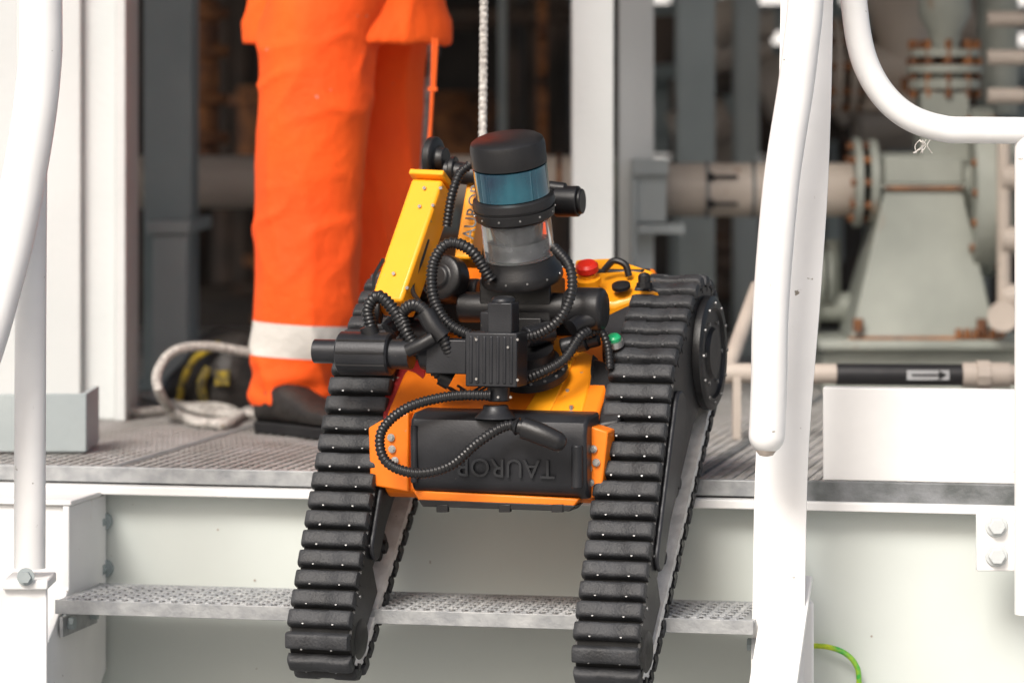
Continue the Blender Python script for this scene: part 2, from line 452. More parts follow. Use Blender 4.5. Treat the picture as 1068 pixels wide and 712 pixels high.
pu=empty('pump_unit')
Yp=2.0
def px(n,Y=Yp):return n*(6+Y)/3600
def _(bm):
    zt=W(0,192,Yp).z;zb=W(0,352,Yp).z
    t0,t1=W(924,0,Yp).x,W(1002,0,Yp).x;b0,b1=W(884,0,Yp).x,W(1036,0,Yp).x
    T=[bm.verts.new(p) for p in((t0,Yp,zt),(t1,Yp,zt),(t1,Yp+.17,zt),(t0,Yp+.17,zt))]
    B=[bm.verts.new(p) for p in((b0,Yp-.07,zb),(b1,Yp-.07,zb),(b1,Yp+.25,zb),(b0,Yp+.25,zb))]
    for i in range(4):
        j=(i+1)%4;bm.faces.new((B[i],B[j],T[j],T[i]))
    bm.faces.new(T);bm.faces.new(B[::-1])
    boxmm(bm,t0-.004,t1+.004,Yp-.006,Yp+.18,zt+.0005,zt+.062)
    boxmm(bm,t0-.012,t1+.012,Yp-.014,Yp+.19,zt-.012,zt+.0)
part(pu,'pedestal','pump',_,bevel=.004)
def _(bm):
    zb=W(0,352,Yp).z
    boxmm(bm,W(850,0,Yp).x,W(1180,0,Yp).x,Yp-.1,Yp+.4,zb-.022,zb-.0005)
    boxmm(bm,W(856,0,Yp).x,W(1170,0,Yp).x,Yp-.06,Yp+.3,0.001,zb-.0225)
part(pu,'baseplate','pump',_,bevel=.004)
def _(bm):
    # rust streaks bleeding from the cap seam and base weld
    random.seed(5)
    zt=W(0,192,Yp).z;zb=W(0,352,Yp).z
    boxmm(bm,W(922,0,Yp).x,W(1004,0,Yp).x,Yp-.0155,Yp-.0142,zt-.013,zt-.004)
    boxmm(bm,W(882,0,Yp).x,W(1038,0,Yp).x,Yp-.078,Yp-.071,zb+.000,zb+.007)
part(pu,'rusted_seams','rust',_,smooth=False)
def _(bm):
    for u,r,l in((889,.105,.018),(905,.10,.02)):
        a=W(u,190,Yp+.08);cyl(bm,a,a+V((l,0,0)),r,seg=36)
    cyl(bm,W(916,190,Yp+.08),W(1010,190,Yp+.08),.07,seg=30)
    cyl(bm,W(1008,200,Yp+.08),W(1032,200,Yp+.08),.20,seg=40)
    cyl(bm,W(1034,200,Yp+.08),W(1150,200,Yp+.08),.15,seg=40)
    boxmm(bm,W(962,0,Yp).x,W(1012,0,Yp).x,Yp+.02,Yp+.16,W(0,170,Yp).z,W(0,96,Yp).z)
    lathe(bm,W(985,80,Yp+.09),(0,0,1),[(-.03,.085),(-.008,.085),(-.006,.06),(.006,.06),(.008,.09),(.026,.09)],seg=36)
    lathe(bm,W(985,60,Yp+.09),(0,0,1),[(0,.085),(.018,.085),(.02,.035),(.06,.04),(.10,.062),(.14,.06),(.2,.045),(.3,.045)],seg=36)
    cyl(bm,W(1040,120,Yp+.3),W(1040,-300,Yp+.3),.05)
part(pu,'casing','pump',_,bevel=.002)
def _(bm):
    for k in range(10):
        t=k/10*6.283
        a=W(884,190,Yp+.08)+V((0,math.cos(t)*.088,math.sin(t)*.088));cyl(bm,a,a+V((.062,0,0)),.010,seg=6)
    for k in range(10):
        t=(k+.5)/10*6.283
        a=W(985,80,Yp+.09)+V((math.cos(t)*.078,math.sin(t)*.078,0));cyl(bm,a+V((0,0,-.05)),a+V((0,0,.085)),.008,seg=6);cyl(bm,a+V((0,0,.028)),a+V((0,0,.04)),.013,seg=6)
    for k in range(6):
        a=W(1000+k*9,352,Yp-.08);cyl(bm,a,a+V((0,0,.02)),.008,seg=6)
    for u in(895,1024):
        a=W(u,346,Yp-.085);cyl(bm,a,a+V((0,0,.03)),.012,seg=6)
    for k in range(16):
        t=k/16*6.283;a=W(1004,200,Yp+.08)+V((0,math.cos(t)*.18,math.sin(t)*.18));cyl(bm,a,a+V((.07,0,0)),.010,seg=6)
part(pu,'flange_bolts','rust',_)
def _(bm):
    for v in(185,250,310):
        cyl(bm,W(1044,v,Yp-.12),W(1070,v,Yp-.12),.03)
    cyl(bm,W(1047,340,Yp-.12),W(1047,130,Yp-.12),.016)
    cyl(bm,W(1046,330,Yp-.16),W(1046,330,Yp-.12),.035)
    for v in(100,60,20):cyl(bm,W(1030,v,Yp-.1),W(1068,v,Yp-.1),.018)
part(pu,'gauge_line','beige',_)
def _(bm):
    cyl(bm,W(852,320,Yp+.2),W(890,320,Yp+.2),.035);cyl(bm,W(846,320,Yp+.2),W(852,320,Yp+.2),.06)
    cyl(bm,W(868,320,Yp+.2),W(868,250,Yp+.2),.02)
    cyl(bm,W(850,290,Yp+.2),W(858,290,Yp+.2),.075);cyl(bm,W(862,290,Yp+.2),W(866,290,Yp+.2),.075)
part(pu,'drain_branch','pump',_)
lp=empty('marked_utility_pipe')
Yl=.75
def _(bm):
    r=10.5*6.75/3600
    cyl(bm,W(752,389,Yl),W(1200,392,Yl),r,seg=24)
    cyl(bm,W(758,389,Yl),W(790,300,Yl+.3),r*.8,seg=24)
    for u in(764,1160):boxmm(bm,W(u,0,Yl).x,W(u+8,0,Yl).x,Yl-.02,Yl+.02,0,W(0,392,Yl).z)
part(lp,'pipe','beige',_)
def _(bm):
    r=11.3*6.75/3600
    cyl(bm,W(872,390.2,Yl),W(1003,391,Yl),r,seg=24)
part(lp,'label_band','label',_)
def _(bm):
    r=14*6.75/3600
    cyl(bm,W(1003.5,391,Yl),W(1018,391,Yl),r*.95);cyl(bm,W(1018.2,391,Yl),W(1032,391,Yl),r*1.12,seg=10);cyl(bm,W(1032.5,391,Yl),W(1053,391,Yl),r*.95)
part(lp,'coupling','beige',_)
def _(bm):
    q=Yl-.0225
    box(bm,W(968,391,q),(px(44,Yl),.002,px(10,Yl)))
part(lp,'label_patch','labelgrey',_)
def _(bm):
    q=Yl-.0245
    box(bm,W(966,391,q),(px(30,Yl),.001,px(2,Yl)))
    p=[W(979,386,q),W(979,396,q),W(988,391,q)];bm.faces.new([bm.verts.new(x) for x in p])
part(lp,'label_arrow','label',_,smooth=False)

rf=empty('added_shade_roof')  # unseen roof, added to block sun and sky from the background
part(rf,'slab','darksteel',lambda bm:boxmm(bm,-4.5,4.5,.25,9.5,2.32,2.42))
def _(bm):
    for y in(.3,2.2,4,6,8):boxmm(bm,-4.5,4.5,y,y+.15,2.26,2.319)
part(rf,'joists','bluegrey',_)
tank=empty('added_bright_tank')  # added white tank, its sunlit shell brightens the gaps in the background
part(tank,'shell','white',lambda bm:lathe(bm,(3.2,19,-1.6),(0,0,1),[(0,3.4),(5,3.4),(5.3,3.2),(5.8,1.5),(5.9,.1)],seg=64))
def _(bm):
    for z in(0,1.6,3.2):lathe(bm,(3.2,19,z),(0,0,1),[(0,3.41),(.02,3.46),(.08,3.46),(.1,3.41)],seg=64)
part(tank,'hoops','greypaint',_)
mod=empty('equipment_module')
def _(bm):
    Y=7.5
    boxmm(bm,-5,W(585,0,Y).x,Y,Y+.3,-1.6,2.3)
    boxmm(bm,W(585,0,Y).x+.001,4,Y,Y+.3,-1.6,W(0,165,Y).z)
    boxmm(bm,W(585,0,Y).x+.001,W(675,0,Y).x,Y+.01,Y+.29,W(0,164,Y).z,2.3)
part(mod,'cladding','darksteel',_)
def _(bm):
    for k in range(18):
        u=random.uniform(100,600);Y=random.uniform(4.8,7)
        r=random.uniform(.02,.07);cyl(bm,W(u,-400,Y),(W(u,0,Y).x,Y,0),r,seg=14)
    for k in range(12):
        v=random.uniform(-10,330);Y=random.uniform(4.6,7);u=random.uniform(100,400)
        cyl(bm,W(u,v,Y),W(u+random.uniform(80,300),v,Y),random.uniform(.02,.06),seg=14)
part(mod,'dark_pipework','brown',_)
def _(bm):
    for k in range(13):
        u=random.uniform(120,600);Y=random.uniform(4.4,6.5);v=random.uniform(0,330)
        cyl(bm,W(u,v,Y),W(u,v+random.uniform(30,90),Y),random.uniform(.05,.11),seg=18)
        a=W(u,v+20,Y);cyl(bm,a,a+V((0,0,.03)),.13,seg=18)
    for v in(20,60,110,150):
        a=W(215,v,3.0);cyl(bm,a,a+V((0,0,.03)),.06,seg=18);a=W(560,v,3.4);cyl(bm,a,a+V((.03,0,0)),.06,seg=18)
    cyl(bm,W(215,0,3.0),W(215,165,3.0),.035,seg=16)
part(mod,'valves','rust',_,bevel=.004)
def _(bm):
    for k in range(6):
        u=random.uniform(130,600);Y=random.uniform(3.6,5);v=random.uniform(40,300)
        cyl(bm,W(u,v,Y),W(u+random.uniform(20,60),v,Y),random.uniform(.02,.05),seg=18)
    boxmm(bm,W(520,0,4).x,W(528,0,4).x,4,4.1,0,2)
part(mod,'grey_fittings','greypaint',_,bevel=.004)
rp=empty('distant_pipe_rack')
def _(bm):
    for u,w in((700,16),(742,10),(862,16),(905,12),(1010,20)):
        Y=6.2;boxmm(bm,W(u,0,Y).x,W(u+w,0,Y).x,Y,Y+.1,0,2.25)
    for v,r in((18,.05),(66,.07),(118,.10),(150,.04)):
        Y=5.6;cyl(bm,W(650,v,Y),W(1300,v+4,Y),r,seg=18)
part(rp,'rack_frame','bluegrey',_)
def _(bm):
    for k in range(20):
        u=random.uniform(690,1060);v=random.uniform(0,150);Y=random.uniform(3.8,5.4)
        cyl(bm,W(u,v,Y),W(u+random.uniform(-10,10),v+random.uniform(40,120),Y),random.uniform(.03,.09),seg=16)
    for k in range(16):
        u=random.uniform(700,1000);v=random.uniform(230,340);Y=random.uniform(3.6,5.4)
        cyl(bm,W(u,v,Y),W(u+random.uniform(40,120),v,Y),random.uniform(.03,.07),seg=16)
part(rp,'pipes','brown',_)
def _(bm):
    for k in range(12):
        u=random.uniform(690,1000);v=random.uniform(0,160);Y=random.uniform(3.4,4.4)
        cyl(bm,W(u,v,Y),W(u+random.uniform(20,70),v+random.uniform(-20,20),Y),random.uniform(.04,.10),seg=20)
    lathe(bm,W(940,120,2.9),(0,0,1),[(0,.03),(.01,.12),(.05,.12),(.1,.05),(.2,.07),(.3,.1),(.32,.03)],seg=24)
    for u in (868,884):
        cyl(bm,W(u,70,2.9),W(u+7,70,2.9),.13,seg=30)
    cyl(bm,W(850,70,2.9),W(960,70,2.9),.06,seg=24)
part(rp,'valve_bodies','beige',_,bevel=.003)
def _(bm):
    for k in range(10):
        t=k/10*6.283;a=W(862,70,2.9)+V((0,math.cos(t)*.11,math.sin(t)*.11));cyl(bm,a,a+V((.085,0,0)),.012,seg=6)
    for k in range(8):
        t=k/8*6.283;a=W(940,118,2.9)+V((math.cos(t)*.1,math.sin(t)*.1,0));cyl(bm,a,a+V((0,0,.09)),.012,seg=6)
part(rp,'flange_bolts','rust',_)

# ================================================================ ROBOT
rob=empty('tracked_inspection_robot',(0,-.21,0),RY)
circ=[((.23,.22),.134),((.067,.157),.086),((-.160,-.236),.070)]
def hull(off=0,N=400):
    pts=[]
    for (cb,cz),r in circ:
        for i in range(160):
            t=2*math.pi*i/160;pts.append((cb+(r+off)*math.cos(t),cz+(r+off)*math.sin(t)))
    pts=sorted(set(pts))
    def half(ps):
        o=[]
        for p in ps:
            while len(o)>1 and (o[-1][0]-o[-2][0])*(p[1]-o[-2][1])-(o[-1][1]-o[-2][1])*(p[0]-o[-2][0])<=0:o.pop()
            o.append(p)
        return o
    lo=half(pts);hi=half(pts[::-1]);h=lo[:-1]+hi[:-1]
    h=[V((p[0],p[1],0)) for p in h];h.append(h[0].copy());L=sum((b-a).length for a,b in zip(h,h[1:]))
    out=[];step=L/N;acc=0;nxt=0
    for a,b in zip(h,h[1:]):
        l=(b-a).length
        while nxt<=acc+l+1e-12 and len(out)<N:
            out.append(a+(b-a)*((nxt-acc)/l));nxt+=step
        acc+=l
    return out,L
def track(a0):
    line,L=hull(-.020,N=52*8)
    npad=round(L/.0350)
    line,L=hull(-.020,N=npad*8);n=len(line)
    def tn(i):
        t=(line[(i+2)%n]-line[(i-2)%n]).normalized();return t,V((t.y,-t.x,0))
    def P(i,a,o):
        t,nn=tn(i%n);p=line[i%n]+nn*o;return V((a,p.x,p.y))
    hw=.0550
    def pads(bm):
        for k in range(npad):
            i=k*8;t,nn=tn(i);c=line[i];tj=random.uniform(-.0007,.0007);aj=random.uniform(-.0006,.0006)
            T=V((0,t.x,t.y));Nn=V((0,nn.x,nn.y));C=V((aj,c.x,c.y))+T*tj
            sec=[(-.0138,.001),(-.0134,.012),(-.0125,.0165),(-.0105,.0188),(-.0075,.0198),(.0075,.0198),(.0105,.0188),(.0125,.0165),(.0134,.012),(.0138,.001)]
            xs=[(-hw,.70),(-hw+.0015,.88),(-hw+.005,.97),(-hw+.010,1.0),(-.017,1.0),(-.013,.90),(.013,.90),(.017,1.0),(hw-.010,1.0),(hw-.005,.97),(hw-.0015,.88),(hw,.70)]
            rings=[]
            for x,s in xs:
                rings.append([bm.verts.new(V((a0+x,0,0))+C+T*(q*(.92+.08*s))+Nn*(w*s)) for q,w in sec])
            m=len(sec)
            for r1,r2 in zip(rings,rings[1:]):
                for q in range(m):
                    j=(q+1)%m;bm.faces.new((r1[q],r1[j],r2[j],r2[q]))
            bm.faces.new(rings[0][::-1]);bm.faces.new(rings[-1])
    part(rob,'track_pads','rubber',pads,ang=40)
    def strip(bm,a1,a2,o1,o2):
        rings=[[bm.verts.new(P(i,a,o)) for a,o in((a1,o1),(a2,o1),(a2,o2),(a1,o2))] for i in range(0,n,2)]
        for r1,r2 in zip(rings,rings[1:]+rings[:1]):
            for q in range(4):
                j=(q+1)%4;bm.faces.new((r1[q],r1[j],r2[j],r2[q]))
    part(rob,'track_belt','gap',lambda bm:strip(bm,a0-.050,a0+.050,-.0040,.0008))
    part(rob,'belt_lining','whitebelt',lambda bm:strip(bm,a0-.0515,a0+.0525,-.0190,-.0042))
    def screws(bm):
        for k in range(npad):
            for x in(-.026,.026):
                t,nn=tn(k*8);c=line[(k*8)%n]
                T=V((0,t.x,t.y));p=V((a0+x,c.x,c.y))+T*.012;N3=V((0,nn.x,nn.y));cyl(bm,p+N3*.014,p+N3*.0175,.0018,seg=8)
    part(rob,'pad_screws','dullsteel',screws)
    def teeth(bm):
        for k in range(npad):
            for off in(0,4):
                i=k*8+off;t,nn=tn(i);T=V((0,t.x,t.y));Nn=V((0,nn.x,nn.y));c=line[i%n];mm=Matrix((V((1,0,0)),T,Nn)).transposed()
                box(bm,V((a0+.012,c.x,c.y))-Nn*.024,(.020,.008,.013),mm)
                if off==0:box(bm,V((a0+.0530,c.x,c.y))-Nn*.003,(.005,.010,.012),mm)
    part(rob,'belt_teeth','black',teeth,smooth=False)
    def plate(bm):
        for a1,a2 in((a0+.040,a0+.0545),(a0-.0535,a0-.043)):
            pr=[]
            for i in range(0,n,3):
                t,nn=tn(i);f=nn.x*(-.8)+nn.y*.6
                p=line[i]
                k=min(1,max(0,(f+.1)/.4))
                kz=min(1,max(0,(.16-p.y)/.12))
                back=-.040-.050*kz
                if p.y<-.20:back=-.042
                o=back+(-.001-back)*k
                p=p+nn*o;pr.append((p.x,p.y))
            prism(bm,pr,a1,a2)
    part(rob,'track_side_plate','black',plate,bevel=0,ang=50)
    A=circ[0][0];C=circ[2][0];Bc=circ[1][0]
    def disc(bm):
        lathe(bm,(a0+.055,A[0],A[1]),(1,0,0),[(0,.098),(.012,.098),(.016,.092),(.016,.078),(.011,.074),(.011,.045),(.017,.040),(.017,.004)],seg=48)
        lathe(bm,(a0-.04,C[0],C[1]),(1,0,0),[(0,.036),(.092,.036),(.096,.030),(.096,.004)],seg=36)
        # guide wheels against the return run
        for s in(.15,.40,.65):
            q=P(0,0,0)
            pb=A[0]+(C[0]-A[0])*s;pz=A[1]+(C[1]-A[1])*s
            lathe(bm,(a0-.03,pb+.035,pz-.030),(1,0,0),[(0,.026),(.062,.026),(.064,.022),(.064,.012),(.070,.010),(.070,.002)],seg=28)
    part(rob,'drive_wheel_cover','black',disc)
    def bl(bm):
        for k in range(12):
            t=k/12*6.283;p=V((a0+.071,A[0]+math.cos(t)*.085,A[1]+math.sin(t)*.085));cyl(bm,p,p+V((.003,0,0)),.0030,seg=6)
        for k in range(6):
            t=k/6*6.283;p=V((a0+.066,A[0]+math.cos(t)*.058,A[1]+math.sin(t)*.058));cyl(bm,p,p+V((.004,0,0)),.004,seg=6)
        for s in(.2,.45,.7,.9):
            p=V((a0+.0545,Bc[0]+(C[0]-Bc[0])*s-.03,Bc[1]+(C[1]-Bc[1])*s+.03));cyl(bm,p,p+V((.002,0,0)),.003,seg=8)
    part(rob,'cover_bolts','dullsteel',bl)
    def slot(bm):
        d=V((C[0]-Bc[0],C[1]-Bc[1],0));off=V((-.020,.010,0))
        p1=V((0,Bc[0]+d.x*.08,Bc[1]+d.y*.08));p2=V((0,Bc[0]+d.x*.66,Bc[1]+d.y*.66))
        p1+=V((0,off.x,off.y));p2+=V((0,off.x,off.y))
        pr=[];dd=(p2-p1).normalized();ang=math.atan2(dd.z,dd.y)
        for q in range(13):
            t=ang+math.pi/2+math.pi*q/12;pr.append((p1.y+.034*math.cos(t),p1.z+.034*math.sin(t)))
        for q in range(13):
            t=ang-math.pi/2+math.pi*q/12;pr.append((p2.y+.022*math.cos(t),p2.z+.022*math.sin(t)))
        prism(bm,pr,a0+.0547,a0+.063)
    part(rob,'tension_arm','anod',slot,bevel=.003)
aTR=.223;aTL=-.266
track(aTR);track(aTL)

cprof=[(-.075,.118),(-.055,.135),(.16,.285),(.32,.36),(.36,.34),(.36,.20),(.20,.10),(.02,-.012),(-.06,-.012),(-.078,.0)]
part(rob,'chassis','orangep',lambda bm:prism(bm,cprof,aTL+.066,aTR-.058),bevel=.006)
def _(bm):
    p=R(520,433,-.135);q=R(520,519,-.135);x0=R(427,475,-.135).x;x1=R(611,475,-.135).x
    z1,z0=p.z,q.z;b=-.135
    prof=[(b+.085,z1+.004),(b+.020,z1),(b+.006,z1-.010),(b,z1-.030),(b+.001,z1-.060),(b+.004,z0+.030),(b+.014,z0+.010),(b+.030,z0),(b+.085,z0)]
    prism(bm,prof,x0,x1)
part(rob,'front_box','anod',_,bevel=.006,seg=3)
def _(bm):
    p=R(520,433,-.135);z1=p.z
    x=R(606,475,-.135).x
    cyl(bm,(x-.006,-.137,z1-.045),(x-.006,-.137,z1-.115),.0095)
    x=R(432,475,-.135).x
    cyl(bm,(x,-.134,z1-.02),(x,-.134,z1-.115),.006)
part(rob,'front_box_latch','anod',_,bevel=.002)
rt=Matrix.Rotation(math.pi,3,'Y')@Matrix.Rotation(math.radians(90),3,'X')
text(rob,'front_lettering','TAUROB',.043,R(527,487,-.1362),rt,'emboss',.0015)
def poly(bm,pts,b,d):
    A=[R(u,v,b) for u,v in pts];B_=[p+V((0,d,0)) for p in A]
    A=[bm.verts.new(p) for p in A];B_=[bm.verts.new(p) for p in B_];n=len(A)
    for i in range(n):
        j=(i+1)%n;bm.faces.new((A[i],A[j],B_[j],B_[i]))
    bm.faces.new(A[::-1]);bm.faces.new(B_)
def _(bm):
    poly(bm,[(384,446),(398,438),(426,430),(426,513),(386,506)],-.088,.05)
    poly(bm,[(612,443),(634,450),(627,516),(612,521)],-.100,.05)
    poly(bm,[(430,511),(604,520),(596,532),(438,525)],-.118,.03)
part(rob,'front_cheeks','orangep',_,bevel=.003)
def _(bm):
    poly(bm,[(436,521),(600,527),(594,533),(441,528)],-.124,.05)
    for u in(455,520,575):poly(bm,[(u,526),(u+12,526),(u+12,534),(u,534)],-.126,.01)
part(rob,'lower_lip','black',_,bevel=.001)
def _(bm):
    for u,v in((408,456),(409,468),(412,480)):
        p=R(u,v,-.09);bolt(bm,p,(0,-1,0),.0045,.006)
    for u,v in((619,468),(616,503),(622,482),(614,488)):
        p=R(u,v,-.102);bolt(bm,p,(0,-1,0),.0045,.006)
part(rob,'cheek_bolts','steel',_)
def sloped(bm,pts,thick):
    A=[bm.verts.new(p) for p in pts];B_=[bm.verts.new(V(p)-V((0,-.3,1)).normalized()*thick) for p in pts];n=len(A)
    for i in range(n):
        j=(i+1)%n;bm.faces.new((A[i],A[j],B_[j],B_[i]))
    bm.faces.new(A[::-1]);bm.faces.new(B_)
part(rob,'top_cover','topc',lambda bm:sloped(bm,[R(432,433,-.055),R(606,436,-.07),R(622,372,.06),R(560,340,.13),R(470,340,.13),R(446,372,.06)],.03),bevel=.004)
part(rob,'top_ridge','yellow',lambda bm:sloped(bm,[R(545,431,-.062),R(572,432,-.064),R(600,372,.055),R(585,368,.06)],.006),bevel=.002)
part(rob,'red_side_cover','redp',lambda bm:sloped(bm,[R(399,436,-.05),R(436,431,-.05),R(447,372,.05),R(448,335,.12),R(412,345,.10),R(404,385,.03)],.02),bevel=.003)
def _(bm):
    for u,v,b in((441,420,-.03),(596,425,-.05),(607,390,.03),(592,408,-.01),(420,420,-.03),(415,395,.02)):
        p=R(u,v,b);cyl(bm,p+V((0,0,-.004)),p+V((0,-.001,.004)),.0035,seg=10)
part(rob,'cover_screws','steel',_)
ax=V((0,-.42,.9)).normalized()
c=R(556,392,-.005)
def _(bm):
    lathe(bm,c,ax,[(0,.060),(.012,.060),(.014,.050),(.030,.048),(.034,.040),(.05,.040)],seg=44)
part(rob,'slewing_ring','black',_)
def _(bm):
    for k in range(14):
        t=k/14*6.283;m_=orient(ax);p=c+m_@V((math.cos(t)*.054,math.sin(t)*.054,.012));cyl(bm,p,p+ax*.003,.0028,seg=8)
part(rob,'ring_screws','dullsteel',_)
def _(bm):
    sloped(bm,[R(598,312,.14),R(640,318,.14),R(690,300,.16),R(682,283,.26),R(640,268,.30),R(600,270,.30)],.05)
part(rob,'rear_housing','yellow',_,bevel=.006)
def _(bm):
    sloped(bm,[R(628,330,.13),R(672,310,.15),R(684,302,.17),R(668,380,.05),R(640,385,.04),R(628,380,.05)],.02)
    sloped(bm,[R(612,446,-.06),R(646,440,-.05),R(654,384,.03),R(618,372,.05)],.05)
part(rob,'black_bay_covers','black',_,bevel=.005)
def _(bm):
    sloped(bm,[R(606,448,-.07),R(613,446,-.065),R(624,374,.05),R(618,368,.06)],.03)
part(rob,'cable_tray','anod',_,bevel=.002)
def _(bm):
    p=R(614,296,.15);lathe(bm,p,ax,[(0,.022),(.012,.022),(.014,.014),(.02,.014)],seg=28)
part(rob,'estop_base','yellow',_)
def _(bm):
    p=R(614,292,.15)+ax*.014;lathe(bm,p,ax,[(0,.012),(.004,.0195),(.014,.0195),(.019,.015),(.020,.004)],seg=28)
part(rob,'estop_button','redbtn',_)
def _(bm):
    p=R(672,300,.14);lathe(bm,p,V((0,0,1)),[(0,.014),(.008,.014),(.009,.011),(.02,.011),(.024,.008),(.026,.002)],seg=10)
    sweep(bm,[R(630,282,.2),R(640,272,.2),R(652,276,.2),R(656,288,.2)],.006,seg=10,step=.004)
    p=R(648,300,.15);lathe(bm,p,ax,[(0,.016),(.006,.016),(.008,.010)],seg=20)
    p=R(665,340,.1);lathe(bm,p,ax,[(0,.016),(.01,.016),(.012,.009)],seg=20)
    p=R(641,364,.05);lathe(bm,p,ax,[(0,.019),(.006,.019)],seg=24)
part(rob,'knobs','black',_)
def _(bm):
    p=R(641,360,.03);lathe(bm,p,ax,[(0,.016),(.010,.015)],seg=24)
part(rob,'button_bezel','steel',_)
def _(bm):
    p=R(641,359,.03)+ax*.009;lathe(bm,p,ax,[(0,.012),(.005,.012),(.008,.009),(.009,.002)],seg=24)
part(rob,'green_button','green',_)
def _(bm):
    beam(bm,R(409,322,-.06),R(452,196,.07),.058,.060,up=V((1,-.15,0)))
part(rob,'arm_beam','yellow',_,bevel=.006,seg=3)
def _(bm):
    p=R(452,190,.07);box(bm,p,(.066,.066,.010),orient(R(452,196,.07)-R(409,322,-.06),V((1,-.15,0))))
part(rob,'arm_end_plate','yellow',_,bevel=.002)
def _(bm):
    for u,v in((443,196),(460,196),(411,285),(425,300),(438,215),(452,214)):
        p=R(u,v,-.06+(322-v)/126*.13-.036);cyl(bm,p,p+V((0,-.004,0)),.003,seg=8)
part(rob,'arm_screws','steel',_)
def _(bm):
    beam(bm,R(487,275,.09),R(502,186,.15),.050,.030,up=V((1,-.1,0)))
part(rob,'upper_arm','yellow',_,bevel=.004)
d=(R(502,186,.15)-R(487,275,.09)).normalized()
zc=V((0,-1,0));xc=d;yc=zc.cross(xc).normalized();zc=xc.cross(yc)
text(rob,'arm_lettering','TAUROB',.030,R(492.5,226,.118-.036),Matrix((xc,yc,zc)).transposed(),'print',.0006)
def _(bm):
    p=R(457,166,.13);lathe(bm,p-V((.016,0,0)),V((1,-.1,0)),[(0,.036),(.004,.039),(.014,.039),(.017,.034),(.018,.022),(.024,.020),(.032,.020)],seg=40)
    cyl(bm,R(464,178,.12),R(504,184,.12),.019)
    cyl(bm,R(470,178,.12),R(476,178,.12),.024)
    cyl(bm,R(500,186,.13),R(590,198,.13),.012)
    cyl(bm,R(580,210,.13),R(604,210,.13),.0265)
    cyl(bm,R(604,210,.13),R(608,210,.13),.022)
part(rob,'upper_joint','black',_,bevel=.002)
def _(bm):
    p=R(470,292,.03);lathe(bm,p,V((-.3,-1,.2)),[(0,.040),(.03,.040),(.034,.034),(.034,.020),(.040,.018),(.040,.003)],seg=36)
    cyl(bm,R(440,304,.06),R(500,304,.06),.022)
    lathe(bm,R(392,322,-.05),V((-1,-.2,0)),[(-.01,.026),(.006,.026),(.01,.02)],seg=30)
    cyl(bm,R(480,320,.02),R(625,322,.02),.026)
    lathe(bm,R(590,322,.0),V((1,0,0)),[(0,.030),(.006,.036),(.064,.036),(.068,.030),(.068,.012)],seg=40)
    box(bm,R(545,312,.04),(.125,.09,.07))
    box(bm,R(545,345,.03),(.09,.08,.05))
part(rob,'shoulder_joint','black',_,bevel=.003)
def _(bm):
    cyl(bm,R(422,350,.04),R(455,350,.04),.03)
    cyl(bm,R(405,345,.0),R(430,318,.03),.018)
    box(bm,R(520,340,-.02),(.05,.05,.05))
    cyl(bm,R(585,362,.02),R(625,352,.03),.014);cyl(bm,R(600,357,.02),R(612,354,.02),.018)
    cyl(bm,R(548,352,-.04),R(575,345,.0),.018)
part(rob,'links','anod',_,bevel=.003)
bw=-.125
def _(bm):
    lathe(bm,R(328,366,bw),V((1,0,0)),[(0,.018),(.001,.020),(.046,.020),(.048,.018)],seg=32)
    lathe(bm,R(355,368,bw),V((1,0,0)),[(0,.033),(.003,.036),(.088,.036),(.091,.033),(.092,.025),(.125,.025)],seg=36)
part(rob,'wrist_motor','anod',_)
def _(bm):
    p=R(355,368,bw)
    for t in(-.5,.1,.7):
        box(bm,p+V((.046,-math.cos(t)*.036,math.sin(t)*.036)),(.085,.004,.003))
part(rob,'motor_fins','black',_)
def _(bm):
    box(bm,R(470,371,bw),(.07,.052,.056))
    lathe(bm,R(440,371,bw),V((1,0,0)),[(0,.022),(.02,.026),(.03,.026)],seg=30)
    box(bm,R(518,374,bw),(.088,.062,.088))
    box(bm,R(518,349,bw),(.070,.052,.010))
    for k in range(-3,4):box(bm,R(518,374,bw)+V((k*.0115,-.031,0)),(.006,.004,.078))
    box(bm,R(525,331,bw),(.042,.042,.05))
    lathe(bm,R(525,322,bw),V((0,-.1,1)),[(0,.020),(.016,.020),(.020,.016)],seg=30)
    cyl(bm,R(520,402,bw),R(520,418,bw),.019)
    lathe(bm,R(517,436,bw),V((0,0,1)),[(0,.036),(.006,.030),(.014,.022),(.022,.020)],seg=30)
part(rob,'wrist_block','anod',_,bevel=.004,seg=2)
def _(bm):
    for u,v in((497,354),(540,354),(497,395),(540,396),(530,362)):
        p=R(u,v,bw-.033);cyl(bm,p,p+V((0,-.002,0)),.0022,seg=8)
    for u in (506,520,533):
        p=R(u,414,bw-.022);cyl(bm,p,p+V((0,-.003,0)),.0022,seg=8)
part(rob,'block_screws','steel',_)
